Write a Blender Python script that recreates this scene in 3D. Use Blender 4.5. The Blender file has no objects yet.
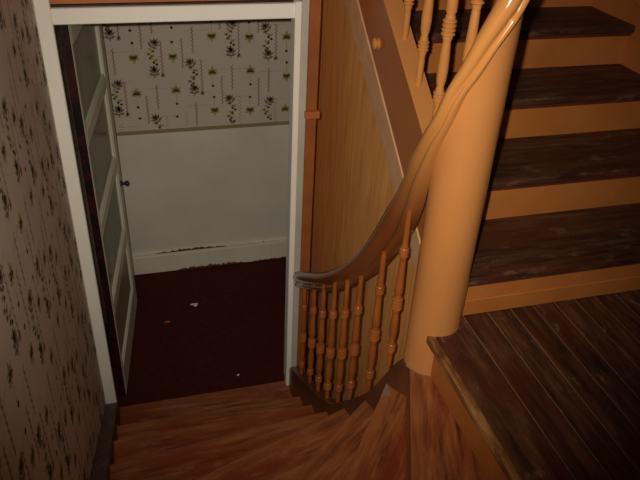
import bpy, bmesh, math, random
from mathutils import Vector, Matrix
random.seed(7)
sc = bpy.context.scene
C = sc.collection

# ------------------------------------------------------------------ camera
F_PX, YAW, PITCH, ROLL, EYE = 675.5, -0.29539, 0.57772, 0.05383, 1.372
def cam_axes():
    cy, sy = math.cos(YAW), math.sin(YAW)
    fw = Vector((-sy, cy, 0)); rt = Vector((cy, sy, 0)); up = Vector((0, 0, 1))
    f = math.cos(PITCH)*fw - math.sin(PITCH)*up
    u = math.sin(PITCH)*fw + math.cos(PITCH)*up
    r = math.cos(ROLL)*rt + math.sin(ROLL)*u
    u2 = -math.sin(ROLL)*rt + math.cos(ROLL)*u
    return r, u2, f
RT, UP, FW = cam_axes()
EYEP = Vector((0, 0, EYE))
def frame_matrix(r, u, b, loc):
    return Matrix(((r.x, u.x, b.x, loc.x), (r.y, u.y, b.y, loc.y), (r.z, u.z, b.z, loc.z), (0, 0, 0, 1)))
cd = bpy.data.cameras.new('camera'); cam = bpy.data.objects.new('camera', cd); C.objects.link(cam)
cd.sensor_width = 36.0; cd.lens = 36.0*F_PX/640.0; cd.clip_start = 0.02
cam.matrix_world = frame_matrix(RT, UP, -FW, EYEP)
sc.camera = cam

# ------------------------------------------------------------------ light: the camera's flash in a dark stairwell
w = bpy.data.worlds.new('world'); sc.world = w; w.use_nodes = True
w.node_tree.nodes['Background'].inputs[0].default_value = (1.0, 0.80, 0.58, 1)
w.node_tree.nodes['Background'].inputs[1].default_value = 0.035
ld = bpy.data.lights.new('camera_flash', 'SPOT'); fl = bpy.data.objects.new('camera_flash', ld); C.objects.link(fl)
ld.energy = 145; ld.color = (1.0, 0.90, 0.79); ld.shadow_soft_size = 0.012
ld.spot_size = math.radians(73); ld.spot_blend = 1.0
aim = (FW + 0.0*RT + 0.13*UP).normalized()
fr = aim.cross(Vector((0, 0, 1))).normalized(); fu = fr.cross(aim)
fl.matrix_world = frame_matrix(fr, fu, -aim, EYEP - 0.055*RT + 0.035*UP)
vs = sc.view_settings
vs.view_transform = 'Standard'; vs.look = 'None'; vs.gamma = 1.0; vs.use_curve_mapping = False
vs.exposure = 0.0

# ------------------------------------------------------------------ materials
def srgb(r, g, b):
    def l(c):
        c /= 255.0
        return c/12.92 if c <= 0.04045 else ((c+0.055)/1.055)**2.4
    return (l(r), l(g), l(b), 1)
M = {}
def base(name, rough=0.5, spec=0.5):
    m = bpy.data.materials.new(name); m.use_nodes = True
    nt = m.node_tree; b = nt.nodes['Principled BSDF']
    b.inputs['Roughness'].default_value = rough
    b.inputs['Specular IOR Level'].default_value = spec
    M[name] = m
    return m, nt, b
def N(nt, t, **kw):
    n = nt.nodes.new(t)
    for k, v in kw.items(): setattr(n, k, v)
    return n
def coord(nt, scale, uv=False):
    tc = N(nt, 'ShaderNodeTexCoord'); mp = N(nt, 'ShaderNodeMapping'); oi = N(nt, 'ShaderNodeObjectInfo')
    mul = N(nt, 'ShaderNodeMath', operation='MULTIPLY'); mul.inputs[1].default_value = 37.0
    nt.links.new(oi.outputs['Random'], mul.inputs[0])
    ad = N(nt, 'ShaderNodeVectorMath', operation='ADD')
    nt.links.new(tc.outputs['UV' if uv else 'Object'], ad.inputs[0]); nt.links.new(mul.outputs[0], ad.inputs[1])
    nt.links.new(ad.outputs[0], mp.inputs[0]); mp.inputs['Scale'].default_value = scale
    return mp
def noise(nt, vec, scale, detail=5, rough=0.6):
    n = N(nt, 'ShaderNodeTexNoise'); n.inputs['Scale'].default_value = scale
    n.inputs['Detail'].default_value = detail; n.inputs['Roughness'].default_value = rough
    nt.links.new(vec.outputs[0], n.inputs['Vector']); return n
def ramp(nt, src, stops):
    r = N(nt, 'ShaderNodeValToRGB'); e = r.color_ramp.elements
    while len(e) < len(stops): e.new(0.5)
    for i, (p, c) in enumerate(stops): e[i].position = p; e[i].color = c
    nt.links.new(src, r.inputs[0]); return r
def mix(nt, fac, a, b):
    m = N(nt, 'ShaderNodeMix', data_type='RGBA')
    if isinstance(fac, float): m.inputs[0].default_value = fac
    else: nt.links.new(fac, m.inputs[0])
    for i, v in ((6, a), (7, b)):
        if isinstance(v, tuple): m.inputs[i].default_value = v
        else: nt.links.new(v, m.inputs[i])
    return m.outputs[2]
def bump(nt, b, src, strength, dist=0.002):
    bp = N(nt, 'ShaderNodeBump'); bp.inputs['Strength'].default_value = strength; bp.inputs['Distance'].default_value = dist
    nt.links.new(src, bp.inputs['Height']); nt.links.new(bp.outputs[0], b.inputs['Normal'])

def paint(name, c1, c2, rough=0.3, spec=0.5, scale=6.0, bmp=0.05, chip=None, chip_at=0.68):
    m, nt, b = base(name, rough, spec)
    v = coord(nt, (1, 1, 1)); n = noise(nt, v, scale)
    col = ramp(nt, n.outputs[0], [(0.3, c1), (0.7, c2)]).outputs[0]
    if chip:
        n2 = noise(nt, v, 23.0, 6, 0.7)
        f = ramp(nt, n2.outputs[0], [(chip_at, (0, 0, 0, 1)), (chip_at+0.03, (1, 1, 1, 1))]).outputs[0]
        col = mix(nt, f, col, chip)
    nt.links.new(col, b.inputs['Base Color'])
    n3 = noise(nt, v, 90.0, 3); bump(nt, b, n3.outputs[0], bmp)
def wood(name, dark, mid, light, scuff, rough=0.5, spec=0.4, uv=True, long=1.0, across=14.0, scuff_at=0.62, scuff_amt=0.6, patch=None, patch_at=0.5, bmp=0.06, wear=None):
    m, nt, b = base(name, rough, spec)
    v = coord(nt, (long, across, across), uv)
    g = noise(nt, v, 4.5, 8, 0.65)
    col = ramp(nt, g.outputs[0], [(0.34, dark), (0.5, mid), (0.66, light)]).outputs[0]
    v2 = coord(nt, (long*0.8, across*0.22, across*0.22), uv)
    if patch:
        n4 = noise(nt, v2, 3.2, 5, 0.6)
        f = ramp(nt, n4.outputs[0], [(patch_at, (0, 0, 0, 1)), (patch_at+0.16, (0.9, 0.9, 0.9, 1))]).outputs[0]
        col = mix(nt, f, col, patch)
    n2 = noise(nt, v2, 11.0, 8, 0.75)
    f = ramp(nt, n2.outputs[0], [(scuff_at, (0, 0, 0, 1)), (scuff_at+0.14, (scuff_amt,)*3+(1,))]).outputs[0]
    col = mix(nt, f, col, scuff)
    if wear:       # foot wear along the nosing: v = 0 at the front edge of the board
        tc = N(nt, 'ShaderNodeTexCoord'); sx = N(nt, 'ShaderNodeSeparateXYZ'); nt.links.new(tc.outputs['UV'], sx.inputs[0])
        n5 = noise(nt, v2, 7.0, 6, 0.7)
        md = N(nt, 'ShaderNodeMath', operation='MULTIPLY_ADD'); md.inputs[1].default_value = 0.09; nt.links.new(n5.outputs[0], md.inputs[0])
        nt.links.new(sx.outputs[1], md.inputs[2])
        f = ramp(nt, md.outputs[0], [(0.03, (0.55,)*3+(1,)), (0.115, (0, 0, 0, 1))]).outputs[0]
        col = mix(nt, f, col, wear)
    nt.links.new(col, b.inputs['Base Color'])
    rr = ramp(nt, n2.outputs[0], [(0.35, (rough-0.1,)*3+(1,)), (0.7, (min(1, rough+0.2),)*3+(1,))])
    nt.links.new(rr.outputs[0], b.inputs['Roughness'])
    bump(nt, b, g.outputs[0], bmp, 0.001)
def plain(name, c, rough=0.6, spec=0.4, metal=0.0):
    m, nt, b = base(name, rough, spec); b.inputs['Base Color'].default_value = c; b.inputs['Metallic'].default_value = metal

paint('ochre_gloss', srgb(198, 130, 70), srgb(206, 138, 76), 0.22, 0.5, 3.0, 0.03)
paint('ochre_riser', srgb(180, 108, 50), srgb(196, 122, 60), 0.42, 0.4, 5.0, 0.08)
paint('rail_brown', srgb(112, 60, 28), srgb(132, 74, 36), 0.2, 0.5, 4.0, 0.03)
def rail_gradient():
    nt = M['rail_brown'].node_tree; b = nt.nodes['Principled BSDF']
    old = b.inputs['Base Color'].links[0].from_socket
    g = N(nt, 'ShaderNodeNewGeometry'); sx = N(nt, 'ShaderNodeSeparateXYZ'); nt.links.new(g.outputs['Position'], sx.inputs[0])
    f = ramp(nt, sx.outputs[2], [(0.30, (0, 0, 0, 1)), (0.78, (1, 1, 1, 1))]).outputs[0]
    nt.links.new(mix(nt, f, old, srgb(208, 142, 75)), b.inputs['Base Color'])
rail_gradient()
paint('baluster_varnish', srgb(144, 78, 33), srgb(172, 98, 43), 0.17, 0.5, 9.0, 0.03)
paint('baluster_ochre', srgb(200, 132, 66), srgb(212, 144, 76), 0.24, 0.5, 9.0, 0.03)
paint('string_brown', srgb(158, 92, 42), srgb(176, 104, 48), 0.32, 0.5, 3.0, 0.05)
paint('string_dark', srgb(84, 48, 27), srgb(108, 64, 36), 0.35, 0.5, 7.0, 0.08, srgb(150, 130, 110), 0.72)
paint('trim_bare', srgb(200, 152, 108), srgb(216, 170, 126), 0.5, 0.4, 14.0, 0.08)
paint('white_paint', srgb(248, 244, 228), srgb(253, 249, 236), 0.4, 0.4, 5.0, 0.06)
paint('baseboard_paint', srgb(226, 220, 200), srgb(240, 232, 210), 0.45, 0.4, 5.0, 0.08, srgb(120, 78, 40), 0.66)
paint('casing_grey', srgb(176, 174, 160), srgb(196, 192, 176), 0.45, 0.4, 5.0, 0.06)
paint('door_paint', srgb(214, 210, 188), srgb(228, 222, 200), 0.4, 0.4, 5.0, 0.05)
paint('door_panel_paint', srgb(150, 138, 112), srgb(168, 154, 126), 0.45, 0.4, 5.0, 0.05)
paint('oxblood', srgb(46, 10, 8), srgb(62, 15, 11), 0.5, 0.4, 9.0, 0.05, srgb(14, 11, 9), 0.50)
paint('plaster', srgb(214, 210, 192), srgb(228, 222, 204), 0.6, 0.3, 4.0, 0.15)
paint('wallpaper', srgb(202, 188, 172), srgb(214, 200, 182), 0.55, 0.3, 3.0, 0.05)
paint('red_floor', srgb(58, 18, 12), srgb(78, 26, 17), 0.75, 0.2, 30.0, 0.2)
paint('wall_brown', srgb(126, 76, 38), srgb(144, 90, 46), 0.5, 0.35, 3.0, 0.06)
paint('cove_shadow_red', srgb(92, 40, 24), srgb(110, 52, 32), 0.5, 0.3, 9.0, 0.05)
paint('post_brown', srgb(142, 84, 42), srgb(166, 100, 52), 0.45, 0.4, 7.0, 0.06)
plain('bare_wood', srgb(112, 62, 34), 0.7, 0.3)
plain('pale_paint', srgb(142, 116, 92), 0.7, 0.3)
paint('orange_board', srgb(172, 104, 54), srgb(196, 124, 68), 0.4, 0.4, 4.0, 0.06)
wood('winder_wood', srgb(86, 44, 21), srgb(146, 82, 42), srgb(178, 112, 64), srgb(176, 130, 88), 0.42, 0.4, across=9, scuff_at=0.55, scuff_amt=0.45, patch=srgb(130, 52, 25), patch_at=0.47, wear=srgb(156, 98, 56))
wood('landing_wood', srgb(46, 26, 16), srgb(84, 50, 31), srgb(114, 74, 48), srgb(196, 158, 114), 0.5, 0.35, across=8, scuff_at=0.58, scuff_amt=0.45, patch=srgb(84, 34, 20), patch_at=0.49)
wood('tread_wood', srgb(42, 25, 16), srgb(76, 47, 32), srgb(100, 66, 45), srgb(160, 126, 92), 0.5, 0.35, across=8, scuff_at=0.555, scuff_amt=0.40, patch=srgb(84, 40, 23), patch_at=0.48)
wood('nosing_wood', srgb(84, 48, 26), srgb(138, 88, 46), srgb(190, 140, 84), srgb(70, 38, 24), 0.45, 0.4, across=5, scuff_at=0.50, scuff_amt=0.8)
wood('plywood', srgb(206, 140, 72), srgb(226, 162, 88), srgb(236, 176, 102), srgb(236, 188, 120), 0.5, 0.35, uv=False, scuff_at=0.72, scuff_amt=0.3, bmp=0.02)
for mp_ in [n for n in M['plywood'].node_tree.nodes if n.type == 'MAPPING']: mp_.inputs['Scale'].default_value = (9, 9, 0.7)
wood('skirt_wood', srgb(60, 38, 24), srgb(84, 56, 36), srgb(108, 76, 50), srgb(140, 110, 80), 0.5, 0.35)
plain('dust', srgb(172, 138, 104), 0.9, 0.1)
plain('print_brown', srgb(126, 111, 86), 0.6, 0.3)
plain('print_olive', srgb(164, 156, 98), 0.6, 0.3)
plain('print_mauve', srgb(160, 130, 118), 0.6, 0.3)
plain('print_tan', srgb(186, 164, 132), 0.6, 0.3)
plain('chair_rail', srgb(150, 136, 96), 0.5, 0.4)
plain('dark_metal', srgb(52, 50, 48), 0.35, 0.5, 0.8)
plain('scrap_white', srgb(240, 232, 214), 0.8, 0.2)
plain('scrap_orange', srgb(190, 110, 50), 0.8, 0.2)
gm, nt, b = base('pane_glass', 0.1)
nt.nodes.remove(b)
tr = N(nt, 'ShaderNodeBsdfTransparent'); tr.inputs[0].default_value = (0.82, 0.85, 0.80, 1)
gl = N(nt, 'ShaderNodeBsdfGlossy'); gl.inputs['Roughness'].default_value = 0.12; gl.inputs[0].default_value = (0.8, 0.8, 0.76, 1)
mx = N(nt, 'ShaderNodeMixShader'); mx.inputs[0].default_value = 0.22
nt.links.new(tr.outputs[0], mx.inputs[1]); nt.links.new(gl.outputs[0], mx.inputs[2])
df = N(nt, 'ShaderNodeBsdfDiffuse'); df.inputs[0].default_value = (0.62, 0.60, 0.52, 1)      # pale film: grime, plus the flash's haze put into the glass colour
mx2 = N(nt, 'ShaderNodeMixShader'); mx2.inputs[0].default_value = 0.30
nt.links.new(mx.outputs[0], mx2.inputs[1]); nt.links.new(df.outputs[0], mx2.inputs[2])
nt.links.new(mx2.outputs[0], nt.nodes['Material Output'].inputs[0])

# ------------------------------------------------------------------ helpers
def link(name, me, parent=None, mat=None):
    o = bpy.data.objects.new(name, me); C.objects.link(o)
    if parent is not None: o.parent = parent
    if mat: me.materials.append(M[mat])
    return o
def tag(o, label=None, cat=None, group=None, kind=None):
    if label: o['label'] = label
    if cat: o['category'] = cat
    if group: o['group'] = group
    if kind: o['kind'] = kind
    return o
def empty(name, loc=(0, 0, 0)):
    o = bpy.data.objects.new(name, None); C.objects.link(o); o.location = loc; o.empty_display_size = 0.1
    return o
def smooth(me, ang=40):
    for p in me.polygons: p.use_smooth = True
    try: me.set_sharp_from_angle(angle=math.radians(ang))
    except Exception: pass
def finish(name, bm, mat, parent=None, sm=None):
    bmesh.ops.recalc_face_normals(bm, faces=bm.faces)
    me = bpy.data.meshes.new(name); bm.to_mesh(me); bm.free()
    if sm: smooth(me, sm)
    return link(name, me, parent, mat)
def set_uv(bm, ax, ay):
    """uv in metres: along direction ax and across direction ay (world vectors)"""
    lay = bm.loops.layers.uv.verify()
    ax = Vector(ax).normalized(); ay = Vector(ay).normalized(); az = ax.cross(ay)
    for f in bm.faces:
        for l in f.loops:
            c = l.vert.co
            l[lay].uv = (c.dot(ax), c.dot(ay) + c.dot(az))
def prism(name, pts, z0, z1, mat, parent=None, bev=0.0, seg=1, along=(1, 0, 0), across=(0, 1, 0)):
    """plan polygon extruded from z0 to z1"""
    bm = bmesh.new()
    a = [bm.verts.new((x, y, z0)) for x, y in pts]; b = [bm.verts.new((x, y, z1)) for x, y in pts]
    n = len(pts)
    bm.faces.new(a[::-1]); bm.faces.new(b)
    for i in range(n): bm.faces.new((a[i], a[(i+1) % n], b[(i+1) % n], b[i]))
    if bev: bmesh.ops.bevel(bm, geom=list(bm.edges), offset=bev, segments=seg, profile=0.6, affect='EDGES')
    set_uv(bm, along, across)
    return finish(name, bm, mat, parent)
def box(name, x0, x1, y0, y1, z0, z1, mat, parent=None, bev=0.0, along=(1, 0, 0), across=(0, 1, 0), seg=1):
    return prism(name, [(x0, y0), (x1, y0), (x1, y1), (x0, y1)], z0, z1, mat, parent, bev, seg, along, across)
def side_prism(name, yz, x0, x1, mat, parent=None, bev=0.0, along=(0, 1, 0), across=(0, 0, 1)):
    """polygon in the Y-Z plane extruded along X"""
    bm = bmesh.new()
    a = [bm.verts.new((x0, y, z)) for y, z in yz]; b = [bm.verts.new((x1, y, z)) for y, z in yz]
    n = len(yz)
    bm.faces.new(a); bm.faces.new(b[::-1])
    for i in range(n): bm.faces.new((a[i], b[i], b[(i+1) % n], a[(i+1) % n]))
    if bev: bmesh.ops.bevel(bm, geom=list(bm.edges), offset=bev, segments=1, profile=0.6, affect='EDGES')
    set_uv(bm, along, across)
    return finish(name, bm, mat, parent)
def lathe_mesh(name, prof, seg=20):
    """prof: (r, z) bottom to top"""
    bm = bmesh.new(); rings = []
    for r, z in prof:
        rings.append([bm.verts.new((r*math.cos(2*math.pi*i/seg), r*math.sin(2*math.pi*i/seg), z)) for i in range(seg)])
    for k in range(len(rings)-1):
        for i in range(seg):
            bm.faces.new((rings[k][i], rings[k][(i+1) % seg], rings[k+1][(i+1) % seg], rings[k+1][i]))
    bm.faces.new(rings[0][::-1]); bm.faces.new(rings[-1])
    bmesh.ops.recalc_face_normals(bm, faces=bm.faces)
    me = bpy.data.meshes.new(name); bm.to_mesh(me); bm.free(); smooth(me, 50)
    return me
def catmull(pts, n=10):
    pts = [Vector(p) for p in pts]; out = []
    P = [2*pts[0]-pts[1]] + pts + [2*pts[-1]-pts[-2]]
    for i in range(1, len(P)-2):
        for k in range(n):
            t = k/n; p0, p1, p2, p3 = P[i-1:i+3]
            out.append(0.5*((2*p1)+(-p0+p2)*t+(2*p0-5*p1+4*p2-p3)*t*t+(-p0+3*p1-3*p2+p3)*t**3))
    out.append(pts[-1]); return out
def sweep(name, path, outs, prof, mat, parent=None, scl=None):
    """sweep closed profile (o, b) along path; outs: outward hint vectors"""
    bm = bmesh.new(); rings = []
    for i, p in enumerate(path):
        t = (path[min(i+1, len(path)-1)] - path[max(i-1, 0)]).normalized()
        o = outs[i] - t*outs[i].dot(t); o.normalize()
        bb = t.cross(o)
        if bb.z < 0: bb = -bb
        k_ = scl[i] if scl else 1.0
        rings.append([bm.verts.new(p + o*a*(0.35+0.65*k_) + bb*c*k_) for a, c in prof])
    n = len(prof)
    for k in range(len(rings)-1):
        for i in range(n):
            bm.faces.new((rings[k][i], rings[k][(i+1) % n], rings[k+1][(i+1) % n], rings[k+1][i]))
    bm.faces.new(rings[0][::-1]); bm.faces.new(rings[-1])
    return finish(name, bm, mat, parent, 60)

H = 0.165            # riser height
Y1, D, NOSE = 1.4983, 0.2847, 0.026   # first riser of the straight flight, going, nosing
XL = -0.30           # left wall
YD = 2.60            # face of the doorway
ZF = -8*H            # lower floor
XR = 2.03            # right wall
YB = 3.80            # back wall of the room beyond
COL = Vector((0.849, 1.492, 0)); RC = 0.080

# ------------------------------------------------------------------ walls and lower floor
floor = tag(box('floor', XL, XR, 2.62, YB, ZF-0.05, ZF-0.002, 'red_floor'), 'dark oxblood red floor of the room beyond the doorway', kind='structure')
wall_left = tag(box('wall_left', XL-0.1, XL, -0.8, YB+0.1, -2.2, 1.9, 'wallpaper'), 'left stairwell wall papered with brown and green sprigs', kind='structure')
wall_back = tag(box('wall_back', XL, XR, YB, YB+0.1, ZF-0.05, -0.32, 'plaster'), 'back wall of the lower room, grey plaster below sprigged wallpaper', kind='structure')
box('papered_upper', XL, XR, YB-0.001, YB+0.1, -0.32, 1.9, 'wallpaper', wall_back)
box('chair_rail', XL, XR, YB-0.010, YB, -0.325, -0.303, 'chair_rail', wall_back, 0.003)
bb = tag(box('baseboard_back', XL, XR, YB-0.022, YB, ZF, ZF+0.135, 'baseboard_paint', None, 0.003), 'chipped white baseboard along the back wall', kind='structure')
box('moulding', XL, XR, YB-0.016, YB, ZF+0.135, ZF+0.160, 'baseboard_paint', bb, 0.004)
def jagged(name, x0, x1, zb, h, mat, parent, y, n=26, flip=False, seed=1):
    rnd = random.Random(seed); bm = bmesh.new(); lo = []; hi = []
    for i in range(n+1):
        x = x0+(x1-x0)*i/n; env = math.sin(math.pi*i/n)**0.5; k = env*h*(0.25+0.75*rnd.random())
        lo.append((x, zb)); hi.append((x, zb+k+0.001))
    fr = [[bm.verts.new((x, yy, z)) for x, z in row] for yy in (y, y+0.002) for row in (lo, hi)]
    for i in range(n):
        bm.faces.new((fr[0][i], fr[0][i+1], fr[1][i+1], fr[1][i]))
        bm.faces.new((fr[1][i], fr[1][i+1], fr[3][i+1], fr[3][i]))
    finish(name, bm, mat, parent)
jagged('bare_patch', 0.03, 0.50, ZF+0.148, 0.020, 'bare_wood', bb, YB-0.0175, 30, False, 3)
jagged('chipped_edge', 0.16, 0.62, ZF+0.0, 0.026, 'bare_wood', bb, YB-0.0235, 40, False, 5)
jagged('chipped_edge', 0.66, 1.02, ZF+0.0, 0.016, 'bare_wood', bb, YB-0.0235, 30, False, 9)

# wallpaper print: flat motifs lying on the paper
def wallpaper(parent, to3d, u0, u1, v0, v1, phase=0):
    verts, faces, mats = [], [], []
    def poly(pts, m):
        if any(p[0] < u0 or p[0] > u1 or p[1] < v0 or p[1] > v1 for p in pts): return
        i = len(verts); verts.extend(to3d(*p) for p in pts); faces.append(list(range(i, i+len(pts)))); mats.append(m)
    def leaf(u, v, a, L, W, m):
        ca, sa = math.cos(a), math.sin(a)
        P = [(0, 0), (L*.30, W*.45), (L*.55, W*.5), (L, 0), (L*.55, -W*.5), (L*.30, -W*.45)]
        poly([(u+x*ca-y*sa, v+x*sa+y*ca) for x, y in P], m)
    def cluster(u, v, a, s, m):
        ca, sa = math.cos(a), math.sin(a)
        leaf(u, v, a, .052*s, .016*s, m)
        for q, da, k in ((.012, .62, .034), (.002, .95, .040), (-.010, 1.25, .034)):
            for sg in (1, -1): leaf(u+q*s*ca, v+q*s*sa, a+da*sg, k*s, .0145*s, m)
        leaf(u, v, a+math.pi, .020*s, .006*s, m)
    def sprig(u, v, fl):           # dark leaf cluster, olive flower stem, second cluster hanging below
        cluster(u-.004*fl, v+.078, math.pi/2+.7*fl, 1.0, 0)
        for k in range(9):
            t = k/8; x = u + .014*math.sin(t*6.5)*fl; y = v+.05-t*.10
            leaf(x, y, (0.6 if k % 2 else 2.6), .026, .015, 1)
            leaf(x, y, (-2.4 if k % 2 else -0.6), .018, .012, 1 if k % 3 else 0)
        cluster(u+.002, v-.082, math.pi/2, 1.0, 0)
        leaf(u+.002, v-.088, -math.pi/2, .026, .007, 0)
    def green(u, v, s):            # olive fan of leaves with a stem and a dot
        for da, k in ((0, 1), (.8, .8), (-.8, .8), (1.6, .62), (-1.6, .62)):
            leaf(u, v, s*math.pi/2+da, .048*k, .022, 1)
        poly([(u-.0015, v), (u+.0015, v), (u+.0015, v-s*.07), (u-.0015, v-s*.07)], 1)
        leaf(u, v-s*.082, s*math.pi/2, .018, .017, 0); leaf(u-.009, v-s*.073, 0, .018, .012, 0)
    def zig(u, v, L):              # serrated vertical line
        poly([(u-.0024, v), (u+.0024, v), (u+.0024, v+L), (u-.0024, v+L)], 2)
        k = 0
        while k*.011 < L:
            y = v+k*.011; leaf(u, y, .5 if k % 2 else math.pi-.5, .011, .0065, 2); k += 1
    pitch, per = .217, .44
    ph = (.267, .0, .484, .427, .15, .62, .76)
    ca, cb = int((u0-.3)/pitch)-1, int((u1+.3)/pitch)+1
    for c in range(ca, cb+1):
        f = ph[(c+phase) % 7]*per
        for r in range(int(v0/per)-2, int(v1/per)+3):
            u, v = c*pitch+.128, r*per+f
            sprig(u, v, 1 if (c+r) % 2 else -1)
            zig(u+.006, v+.145, .145)
            zig(u+.048, v-.10, .20); zig(u-.055, v+.06, .17)
            cluster(u+.048, v-.10, math.pi/2, .45, 2)
            green(u+.110, v+.02, 1 if c % 2 else -1)
            green(u+.114, v+.245, -1 if c % 2 else 1)
            for q in (.10, -.17): poly([(u-.05, v+q), (u+.10, v+q), (u+.10, v+q+.0025), (u-.05, v+q+.0025)], 3)
    me = bpy.data.meshes.new('wallpaper_print'); me.from_pydata(verts, [], faces)
    for m in ('print_brown', 'print_olive', 'print_mauve', 'print_tan'): me.materials.append(M[m])
    me.polygons.foreach_set('material_index', mats); me.update()
    o = link('wallpaper_print', me, parent); o['kind'] = 'stuff'; o['label'] = 'printed sprigs, fans and serrated lines on the wallpaper'
wallpaper(wall_back, lambda u, v: (u, YB-0.0022, v), -0.28, 1.25, -0.30, 1.0)
wallpaper(wall_left, lambda u, v: (XL+0.0008, u, v), -0.2, 2.585, -1.4, 1.5, 3)
wallpaper(wall_left, lambda u, v: (XL+0.0008, u, v), 2.70, 3.78, -0.30, 1.0, 5)

# ------------------------------------------------------------------ doorway: casing, header, wall above
wall_door = tag(box('wall_doorway', XL, 0.745, YD+0.02, YD+0.08, 0.720, 1.9, 'orange_board'), 'orange painted board wall above the doorway header', kind='structure')
tr1 = tag(empty('trim_1', (0.2, YD, ZF)), 'white painted doorway frame with plain header', kind='structure')
def tpart(name, *a, **k):
    o = box(name, *a, **k); o.parent = tr1; o.matrix_parent_inverse = tr1.matrix_world.inverted() if False else Matrix.Translation((-0.2, -YD, -ZF)); return o
tpart('casing', XL, -0.247, YD-0.02, YD+0.02, ZF+0.045, 1.9, 'white_paint', None, 0.003)
tpart('casing', 0.664, 0.695, YD-0.012, YD+0.02, ZF, 1.9, 'casing_grey', None, 0.002)  # outer part of the right casing, greyer than the white bead
tpart('bead', 0.636, 0.663, YD-0.022, YD+0.02, ZF, 0.72, 'white_paint', None, 0.003)
tpart('header', -0.247, 0.664, YD-0.012, YD+0.02, 0.655, 0.712, 'white_paint', None, 0.003)
tpart('head_shadow_strip', -0.247, 0.663, YD+0.010, YD+0.02, 0.712, 0.721, 'oxblood', None, 0.002)  # dark strip standing in for the shadow gap above the header
tpart('jamb', XL, -0.250, YD+0.02, YD+0.08, ZF, 0.70, 'oxblood', None, 0.002)
tpart('jamb', 0.645, 0.694, YD+0.02, YD+0.08, ZF, 0.70, 'white_paint', None, 0.002)
tpart('head_jamb', -0.250, 0.645, YD+0.02, YD+0.08, 0.665, 0.706, 'white_paint', None, 0.002)
tr2 = tag(box('trim_2', 0.697, 0.745, YD-0.005, YD+0.08, -2.4, 1.9, 'post_brown', None, 0.003), 'orange wooden post right of the doorway frame', kind='structure')
tag(box('bracket', 0.688, 0.752, YD-0.035, YD-0.004, 0.240, 0.272, 'orange_board', tr2, 0.003), 'small wooden bracket block on the post')

# spandrel wall under the upper flight
def slope_at(y, a, b): return a[1] + (y-a[0])*(b[1]-a[1])/(b[0]-a[0])
TB = ((1.632, 0.071), (2.611, 0.725))     # lower line of the string trim (y, z)
TM = ((1.632, 0.185), (2.442, 0.757))     # trim to string face
TT = ((1.834, 0.588), (2.168, 0.812))     # top of the string
yy0, yy1 = 1.52, 3.02
sp = tag(side_prism('wall_spandrel', [(yy0, -2.4), (yy1, -2.4), (yy1, slope_at(yy1, *TB)+0.1), (yy0, slope_at(yy0, *TB)+0.1)], 0.862, 0.88, 'plywood'),
         'brown plywood panel wall below the upper flight', kind='structure')
box('return_panel', 0.745, 0.88, 3.02, 3.04, -2.4, 1.9, 'plywood', sp)
box('return_panel', 0.735, 0.745, YD+0.08, 3.04, -2.4, 1.9, 'plywood', sp)

# ------------------------------------------------------------------ landing
land = tag(empty('floor_landing', (1.4, 0.9, 0)), 'worn dark brown board landing at the foot of the upper flight', kind='structure')
def under(o, par):
    o.parent = par; o.matrix_parent_inverse = Matrix.Translation(-par.location); return o
under(box('dust_bed', 0.86, XR, -0.6, Y1+0.01, -0.03, -0.0022, 'dust'), land)
bx = [0.949, 1.037, 1.121, 1.203, 1.283, 1.362, 1.440]
while bx[-1] < XR: bx.append(bx[-1]+0.081)
for a, c in zip(bx[:-1], bx[1:]):
    j = random.uniform(-0.0004, 0.0004)
    under(box('floor_board', a+0.0011, min(c, XR)-0.0011, -0.6, Y1+0.008, -0.024, j, 'landing_wood', None, 0.0012, (0, 1, 0), (1, 0, 0)), land)
nb = under(prism('nosing_board', [(0.822, -0.6), (0.9479, -0.6), (0.9479, Y1+0.008), (0.83, Y1+0.008), (0.83, 1.43), (0.822, 1.43)], -0.030, 0.0004, 'landing_wood', None, 0.0015, 1, (0, 1, 0), (1, 0, 0)), land)
nr = under(box('nosing', 0.797, 0.8225, -0.6, 1.43, -0.030, -0.001, 'nosing_wood', None, 0.005, (0, 1, 0), (0, 0, 1), 3), land)
nr['label'] = 'worn tan front edge of the landing'
under(box('riser', 0.826, 0.846, -0.6, 1.45, -H-0.005, -0.030, 'ochre_riser', None, 0, (0, 1, 0), (0, 0, 1)), land)

# ------------------------------------------------------------------ winder stairs going down
wind = tag(empty('winder_staircase', (0.3, 1.6, ZF)), 'worn reddish brown winding wooden stairs descending to the doorway', 'staircase')
INN = {1: (0.775, 1.470), 2: (0.762, 1.585), 3: (0.718, 1.660), 4: (0.700, 1.785), 5: (0.672, 1.925), 6: (0.668, 2.122), 7: (0.668, 2.338), 8: (0.672, 2.62)}
DIR = {1: (0.616, 1.056), 2: (0.491, 1.225), 3: (0.357, 1.375), 4: (0.159, 1.605), 5: (-0.199, 1.850), 6: (-0.227, 2.110), 7: (-0.218, 2.344), 8: (-0.214, 2.622)}
YN = -0.5
XLS = -0.262
def out_pt(k):
    (x0, y0), (x1, y1) = INN[k], DIR[k]
    dx, dy = x1-x0, y1-y0
    t = (XLS-x0)/dx
    if y0+t*dy < YN: t = (YN-y0)/dy
    return (x0+t*dx, y0+t*dy)
OUT = {k: out_pt(k) for k in INN}
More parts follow.
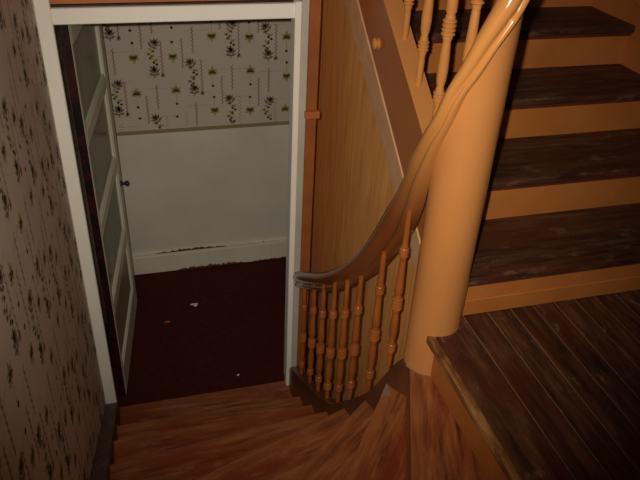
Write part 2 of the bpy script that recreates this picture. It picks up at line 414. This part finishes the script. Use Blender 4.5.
for k in range(1, 9):
    if k == 1: bi, bo = (0.836, 1.470), (0.836, YN)
    else:      # back edge: under the tread above, 4 cm behind its nosing
        (x0, y0), (x1, y1) = INN[k-1], OUT[k-1]
        n = Vector((y1-y0, x0-x1)).normalized()
        if n.dot(Vector((INN[k][0]-x0, INN[k][1]-y0))) > 0 or k == 2: n = n if n.dot(Vector((OUT[k][0]-x1, OUT[k][1]-y1))) < 0 else -n
        bi, bo = (x0+n.x*.045, y0+n.y*.045), (x1+n.x*.045, y1+n.y*.045)
    pts = [INN[k], OUT[k]]
    if abs(OUT[k][0]-XLS) < 1e-6 and abs(bo[1]-YN) < .06 and bo[0] > XLS+.05: pts.append((XLS, YN))
    pts += [bo, bi]
    a = Vector((OUT[k][0]-INN[k][0], OUT[k][1]-INN[k][1], 0))
    z = -k*H
    ac = Vector((-a.y, a.x, 0)).normalized()
    if ac.dot(Vector((bi[0]-INN[k][0], bi[1]-INN[k][1], 0))) < 0: ac = -ac
    t_ = under(prism('tread', pts, z-0.028, z, 'winder_wood', None, 0.004, 2, a, ac), wind)
    v0_ = ac.x*INN[k][0] + ac.y*INN[k][1]
    zs_ = a.normalized().cross(ac).z*z
    for l in t_.data.uv_layers[0].data: l.uv = (l.uv[0], l.uv[1]-v0_-zs_)
    if k < 8:
        (x0, y0), (x1, y1) = INN[k], OUT[k]
        n = Vector((bi[0]-x0, bi[1]-y0)); n = n - Vector((a.x, a.y)).normalized()*n.dot(Vector((a.x, a.y)).normalized()); n.normalize()
        ov = .004 if k == 1 else .014
        q = [(x0+n.x*ov, y0+n.y*.022), (x1+n.x*ov, y1+n.y*ov), (x1+n.x*.038, y1+n.y*.038), (x0+n.x*.038, y0+n.y*.038)]
        under(prism('riser', q, z-H, z-0.027, 'ochre_riser' if k < 2 else 'skirt_wood', None, 0, 1, a, (0, 0, 1)), wind)
pr = under(prism('paint_remains', [(0.7485, 1.566), (0.748, 1.540), (0.742, 1.500), (0.728, 1.515), (0.722, 1.508), (0.706, 1.508), (0.722, 1.532)], -2*H, -2*H+0.0009, 'pale_paint'), wind)
bm = bmesh.new(); vi = []
for i in range(15):
    d = math.radians(-172+i*6.2); r1 = RC+0.004+0.002*math.sin(i*1.3)
    vi.append([bm.verts.new((COL.x+r*math.cos(d), COL.y+r*math.sin(d), -H+z)) for r, z in ((RC, .0005), (RC, .003), (r1, .0008))])
for a, c in zip(vi[:-1], vi[1:]):
    bm.faces.new((a[1], c[1], c[2], a[2]))
under(finish('paint_remains', bm, 'pale_paint'), wind)
# wall string on the left, sloping with the steps
def ls(y): return -1.255 + (2.605-y)*0.60
so = under(side_prism('wall_string', [(2.585, ZF-0.1), (2.585, ls(2.585)), (0.6, ls(0.6)), (0.6, -2.0), (1.2, -2.0)], XL, -0.240, 'skirt_wood', None, 0.004), wind)
# curved inner string
STR = [(.815, 1.505, -.165), (.790, 1.540, -.190), (.770, 1.580, -.276), (.735, 1.660, -.455), (.705, 1.780, -.618), (.680, 1.920, -.772), (.673, 2.120, -.905), (.675, 2.340, -1.040), (.678, 2.585, -1.190)]
path = catmull(STR, 8); outs = []
for i, p in enumerate(path):
    t = path[min(i+1, len(path)-1)] - path[max(i-1, 0)]; outs.append(Vector((-t.y, t.x, 0)).normalized() if (-t.y) < 0 else Vector((t.y, -t.x, 0)).normalized())
bm = bmesh.new(); rings = []
for p, o in zip(path, outs):
    rings.append([bm.verts.new((p.x+o.x*a, p.y+o.y*a, p.z+dz)) for a, dz in ((.026, -.006), (.022, 0), (-.022, 0), (-.026, -.006), (-.026, -.30), (.026, -.30))])
for k in range(len(rings)-1):
    for i in range(6): bm.faces.new((rings[k][i], rings[k][(i+1) % 6], rings[k+1][(i+1) % 6], rings[k+1][i]))
bm.faces.new(rings[0]); bm.faces.new(rings[-1][::-1])
cs = under(finish('curved_string', bm, 'string_dark', None, 50), wind)
cs['label'] = 'dark curved string carrying the balusters'

# ------------------------------------------------------------------ upper straight flight
fl_ = tag(empty('straight_staircase', (1.4, Y1, 0)), 'upper straight flight with dark worn treads and ochre risers', 'staircase')
XA, XB = 0.885, XR-0.03
for k in range(1, 8):
    y = Y1 + (k-1)*D; z = k*H
    under(box('riser', XA, XB, y, y+0.018, z-H-0.004, z-0.030, 'ochre_riser', None, 0, (1, 0, 0), (0, 0, 1)), fl_)
    if k < 7:
        under(box('tread', XA, XB, y-NOSE, y+D+0.016, z-0.030, z, 'tread_wood', None, 0.008, (1, 0, 0), (0, 1, 0), 2), fl_)
        under(box('cove_shadow', XA, XB, y-0.014, y+0.001, z-0.044, z-0.029, 'cove_shadow_red', None, 0.002), fl_)  # dark strip: the shadow line under each nosing is put into its colour
under(box('base_strip', XA, XB, Y1-0.008, Y1+0.001, 0.0, 0.062, 'ochre_riser', None, 0.003), fl_)
ya, yb = 1.53, 3.6
st = under(side_prism('string', [(ya, slope_at(ya, *TM)), (yb, slope_at(yb, *TM)), (yb, slope_at(yb, *TT)), (ya, slope_at(ya, *TT))], 0.840, 0.903, 'string_brown', None, 0.002), fl_)
cp = under(side_prism('string_cap', [(ya, slope_at(ya, *TT)-0.001), (yb, slope_at(yb, *TT)-0.001), (yb, slope_at(yb, *TT)+0.008), (ya, slope_at(ya, *TT)+0.008)], 0.839, 0.905, 'ochre_gloss', None, 0.002), fl_)
tm = under(side_prism('string_trim', [(ya, slope_at(ya, *TB)), (yb, slope_at(yb, *TB)), (yb, slope_at(yb, *TM)), (ya, slope_at(ya, *TM))], 0.836, 0.866, 'trim_bare', None, 0.004), fl_)
tm['label'] = 'pale moulding strip along the lower edge of the string'
wz = lambda y: (y-Y1+0.03)*H/D + H
under(side_prism('wall_string', [(Y1-0.05, -0.02), (3.6, wz(3.6)-0.4), (3.6, wz(3.6)+0.07), (Y1-0.05, wz(Y1-0.05)+0.07)], XB-0.002, XR, 'ochre_riser', None, 0.003), fl_)
kn = link('round_knob', lathe_mesh('round_knob', [(0.020, -0.002), (0.021, 0.004), (0.013, 0.006), (0.012, 0.008), (0.018, 0.011), (0.021, 0.015), (0.018, 0.020), (0.010, 0.023), (0.002, 0.024)]), None, 'baluster_ochre')
kn.location = (0.8405, 2.190, 0.672); kn.rotation_euler = (0, -math.pi/2, 0); under(kn, fl_)
tag(box('wall_right', XR, XR+0.1, -0.8, YB+0.1, -2.2, 2.2, 'wall_brown'), 'brown painted wall right of the upper flight', kind='structure')

# ------------------------------------------------------------------ newel post
newel = tag(empty('newel_post', (COL.x, COL.y, -H)), 'thick round ochre painted newel post at the landing corner', 'post')
TOPZ = [(-180, .600), (-166, .680), (-150, .770), (-130, .835), (-114, .908), (-97, .965), (-88, .990), (-60, 1.07), (-30, 1.14), (0, 1.15), (30, 1.02), (60, .78), (90, .62), (130, .585), (180, .600)]
def topz(d):
    for (a, z), (b_, y) in zip(TOPZ[:-1], TOPZ[1:]):
        if a <= d <= b_: return z+(y-z)*(d-a)/(b_-a)
bm = bmesh.new(); cols = []
for i in range(72):
    d = -180+i*5; ca, sa = math.cos(math.radians(d)), math.sin(math.radians(d)); zt = topz(d)+H-0.012
    cols.append([bm.verts.new((r*ca, r*sa, z)) for r, z in ((RC+.0015, 0), (RC+.0015, .012), (RC, .016), (RC, .3), (RC, .55), (RC, zt))])
for i in range(72):
    a, c = cols[i], cols[(i+1) % 72]
    for k in range(5): bm.faces.new((a[k], c[k], c[k+1], a[k+1]))
bm.faces.new([c[0] for c in cols][::-1])
ct = bm.verts.new((0, 0, 0.80+H))
for i in range(72): bm.faces.new((cols[i][5], cols[(i+1) % 72][5], ct))
finish('shaft', bm, 'ochre_gloss', newel, 35)

# ------------------------------------------------------------------ balustrades
def bal_profile(L, r=1.0, low=.12, mid=.42, hi=.77):
    P = [(.0085, 0), (.0105, .02)]
    def rings(c, R, n, w):
        out = [(R*.60, c-w*.5-.013), (R*.74, c-w*.5-.006)]
        for i in range(n):
            z = c-w*.5 + w*i/n; d = w/n
            out += [(R*.72, z), (R, z+d*.28), (R, z+d*.62), (R*.72, z+d*.95)]
        out += [(R*.74, c+w*.5+.006), (R*.60, c+w*.5+.013)]
        return out
    P += [(.0112, (low*L)*.6)]
    P += rings(low*L, .0180, 3, .034)
    P += [(.0150, low*L+.05), (.0165, low*L+.08), (.0150, (low+mid)/2*L+.02), (.0125, mid*L-.045)]
    P += rings(mid*L, .0205, 4, .048)
    P += [(.0165, mid*L+.045), (.0160, mid*L+.07), (.0135, (mid+hi)/2*L+.015), (.0118, hi*L-.035)]
    P += rings(hi*L, .0178, 3, .034)
    P += [(.0115, hi*L+.035), (.0105, L*.92), (.0098, L)]
    return [(a*r, z) for a, z in P]
# lower balustrade on the curved string
lowb = tag(empty('stair_balustrade', (0.70, 1.9, -0.9)), 'curved lower balustrade with varnished turned balusters beside the winding stairs', 'balustrade', 'stair balustrades')
LB = [(.748, 1.569, -.250, .376), (.729, 1.676, -.470, .154), (.702, 1.788, -.622, -.022), (.687, 1.881, -.735, -.105), (.677, 1.992, -.835, -.195), (.673, 2.118, -.910, -.295), (.674, 2.259, -.998, -.395), (.677, 2.428, -1.105, -.515)]
for x, y, z0, z1 in LB:
    L = z1-z0
    o = link('baluster', lathe_mesh('baluster', bal_profile(L, 0.88, .14, .44, .76), 18), None, 'baluster_varnish')
    o.location = (x, y, z0); o.rotation_euler.z = random.uniform(0, 3)
    under(o, lowb)
# the hand rail: down from the post, round it, and on to the doorway
HX = []
for a, z, k in ((-60, 1.100, .95), (-74, 1.050, .90), (-88, 1.000, .85), (-97, .970, .80), (-114, .914, .72), (-131, .845, .64), (-150, .780, .60), (-166, .706, .62)):
    HX.append((COL.x+.085*math.cos(math.radians(a)), COL.y+.085*math.sin(math.radians(a)), z, k))
HX += [(.758, 1.503, .632, .72), (.757, 1.550, .525, .95), (.764, 1.605, .400, 1.2), (.763, 1.665, .280, 1.32), (.738, 1.780, .066, 1.2), (.708, 1.920, -.106, 1.05), (.691, 2.120, -.282, 1.0), (.687, 2.340, -.440, 1.0), (.689, 2.598, -.615, 1.0)]
PR = [(-.024, -.036), (.004, -.041), (.014, -.038), (.021, -.031), (.021, -.022), (.015, -.016), (.016, -.012), (.025, -.006), (.032, .006), (.032, .020), (.024, .034), (.006, .041), (-.012, .039), (-.024, .030)]
path = catmull([h_[:3] for h_ in HX], 10); outs = []
scl = [v.x for v in catmull([(h_[3], 0, 0) for h_ in HX], 10)]
for i, p in enumerate(path):
    t = path[min(i+1, len(path)-1)] - path[max(i-1, 0)]
    outs.append(Vector((-t.y, t.x, 0)).normalized())       # towards the stair side
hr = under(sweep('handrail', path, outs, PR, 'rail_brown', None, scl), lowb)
# upper balustrade on the straight flight
upb = tag(empty('stair_balustrade', (0.872, 2.0, 0.6)), 'upper balustrade with ochre painted turned balusters on the straight flight string', 'balustrade', 'stair balustrades')
LU = 0.78
ubm = lathe_mesh('baluster', bal_profile(LU, 0.98, .165, .425, .69), 18); ubm.materials.append(M['baluster_ochre'])
y = 1.60
UY = [1.600, 1.738, 1.892, 2.042, 2.19, 2.34, 2.49, 2.64]
for y in UY:
    o = link('baluster', ubm); o.location = (0.872, y, slope_at(y, *TT)); under(o, upb)
up_path = []
for a, z in ((-60, 1.100), (-40, 1.145), (-15, 1.19), (10, 1.23), (40, 1.26)):
    r = .09; up_path.append((COL.x+r*math.cos(math.radians(a)), COL.y+r*math.sin(math.radians(a)), z))
for y in (1.68, 1.8, 2.1, 2.7): up_path.append((0.872, y, slope_at(y, *TT)+LU+0.03))
path = catmull(up_path, 8); outs = []
for i, p in enumerate(path):
    t = path[min(i+1, len(path)-1)] - path[max(i-1, 0)]
    outs.append(Vector((t.y, -t.x, 0)).normalized())
under(sweep('handrail', path, outs, PR, 'ochre_gloss'), upb)

# ------------------------------------------------------------------ door, swung open into the lower room
door = tag(empty('door_1', (-0.204, 2.685, ZF)), 'pale glazed door with three panes, standing open against the left wall', kind='structure')
door.rotation_euler.z = math.pi/2 - math.radians(6.6)
# local x runs along the leaf from the hinge, local y>0 is behind the leaf
DL, DH, DT = 0.81, 1.965, 0.036
S = 0.095
def dpart(name, x0, x1, z0, z1, mat, y0=0.0, y1=DT, bev=0.003): return box(name, x0, x1, y0, y1, z0, z1, mat, door, bev)
SH = 0.035
dpart('stile', 0.004, SH, 0.012, DH, 'door_paint'); dpart('stile', DL-S, DL, 0.012, DH, 'door_paint')
dpart('hinge_edge', 0, 0.004, 0.012, DH, 'oxblood', 0.001, DT-0.001, 0)
RZ = [(0.012, 0.18), (0.52, 0.60), (0.985, 1.05), (1.435, 1.50), (DH-0.10, DH)]
for a, c in RZ: dpart('rail', SH, DL-S, a, c, 'door_paint')
def bead(x0, x1, z0, z1, par):
    for q in ((x0, x1, z0, z0+.012), (x0, x1, z1-.012, z1), (x0, x0+.012, z0+.012, z1-.012), (x1-.012, x1, z0+.012, z1-.012)):
        dpart('glazing_bead', *q, 'door_paint', 0.004, 0.030, 0.003).parent = par
for i in range(1, 4):
    z0, z1 = RZ[i][1], RZ[i+1][0]
    pn = dpart('pane', SH, DL-S, z0, z1, 'pane_glass', 0.016, 0.020, 0); bead(SH, DL-S, z0, z1, pn)
pn = dpart('panel', SH, DL-S, RZ[0][1], RZ[1][0], 'door_panel_paint', 0.013, 0.024, 0); bead(SH, DL-S, RZ[0][1], RZ[1][0], pn)
k = link('door_knob', lathe_mesh('door_knob', [(0.018, 0), (0.018, 0.003), (0.007, 0.006), (0.007, 0.022), (0.013, 0.025), (0.016, 0.032), (0.014, 0.039), (0.005, 0.043)]), door, 'dark_metal')
k.location = (DL-0.05, 0.0, 0.87); k.rotation_euler = (math.pi/2, 0, 0)
k['label'] = 'dark metal knob'

# ------------------------------------------------------------------ scraps lying on the lower floor
def scrap(name, loc, pts, mat, label):
    bm = bmesh.new(); a = []; b2 = []
    for x, y in pts:
        z = 0.0035*abs(math.sin(x*170+y*90))
        a.append(bm.verts.new((x, y, z))); b2.append(bm.verts.new((x, y, z+0.0012)))
    n = len(pts); bm.faces.new(a[::-1]); bm.faces.new(b2)
    for i in range(n): bm.faces.new((a[i], a[(i+1) % n], b2[(i+1) % n], b2[i]))
    bmesh.ops.triangulate(bm, faces=[f for f in bm.faces if len(f.verts) > 4])
    o = finish(name, bm, mat); o.location = loc
    return tag(o, label, 'scrap', 'scraps on the lower floor')
scrap('paper_scrap', (0.228, 3.386, ZF-0.002), [(-.026, .006), (-.008, .018), (.026, .012), (.020, -.010), (.004, -.022), (-.006, -.004)], 'scrap_white', 'small white torn paper scrap in the middle of the red floor')
scrap('paint_chip', (0.051, 3.256, ZF-0.002), [(-.020, -.006), (-.004, .010), (.020, .006), (.014, -.010)], 'scrap_orange', 'small orange chip on the red floor left of the white scrap')
scrap('paint_chip', (0.395, 2.719, ZF-0.002), [(-.008, -.004), (.002, .007), (.009, .001), (.002, -.006)], 'scrap_white', 'tiny pale fleck on the red floor near the doorway sill')
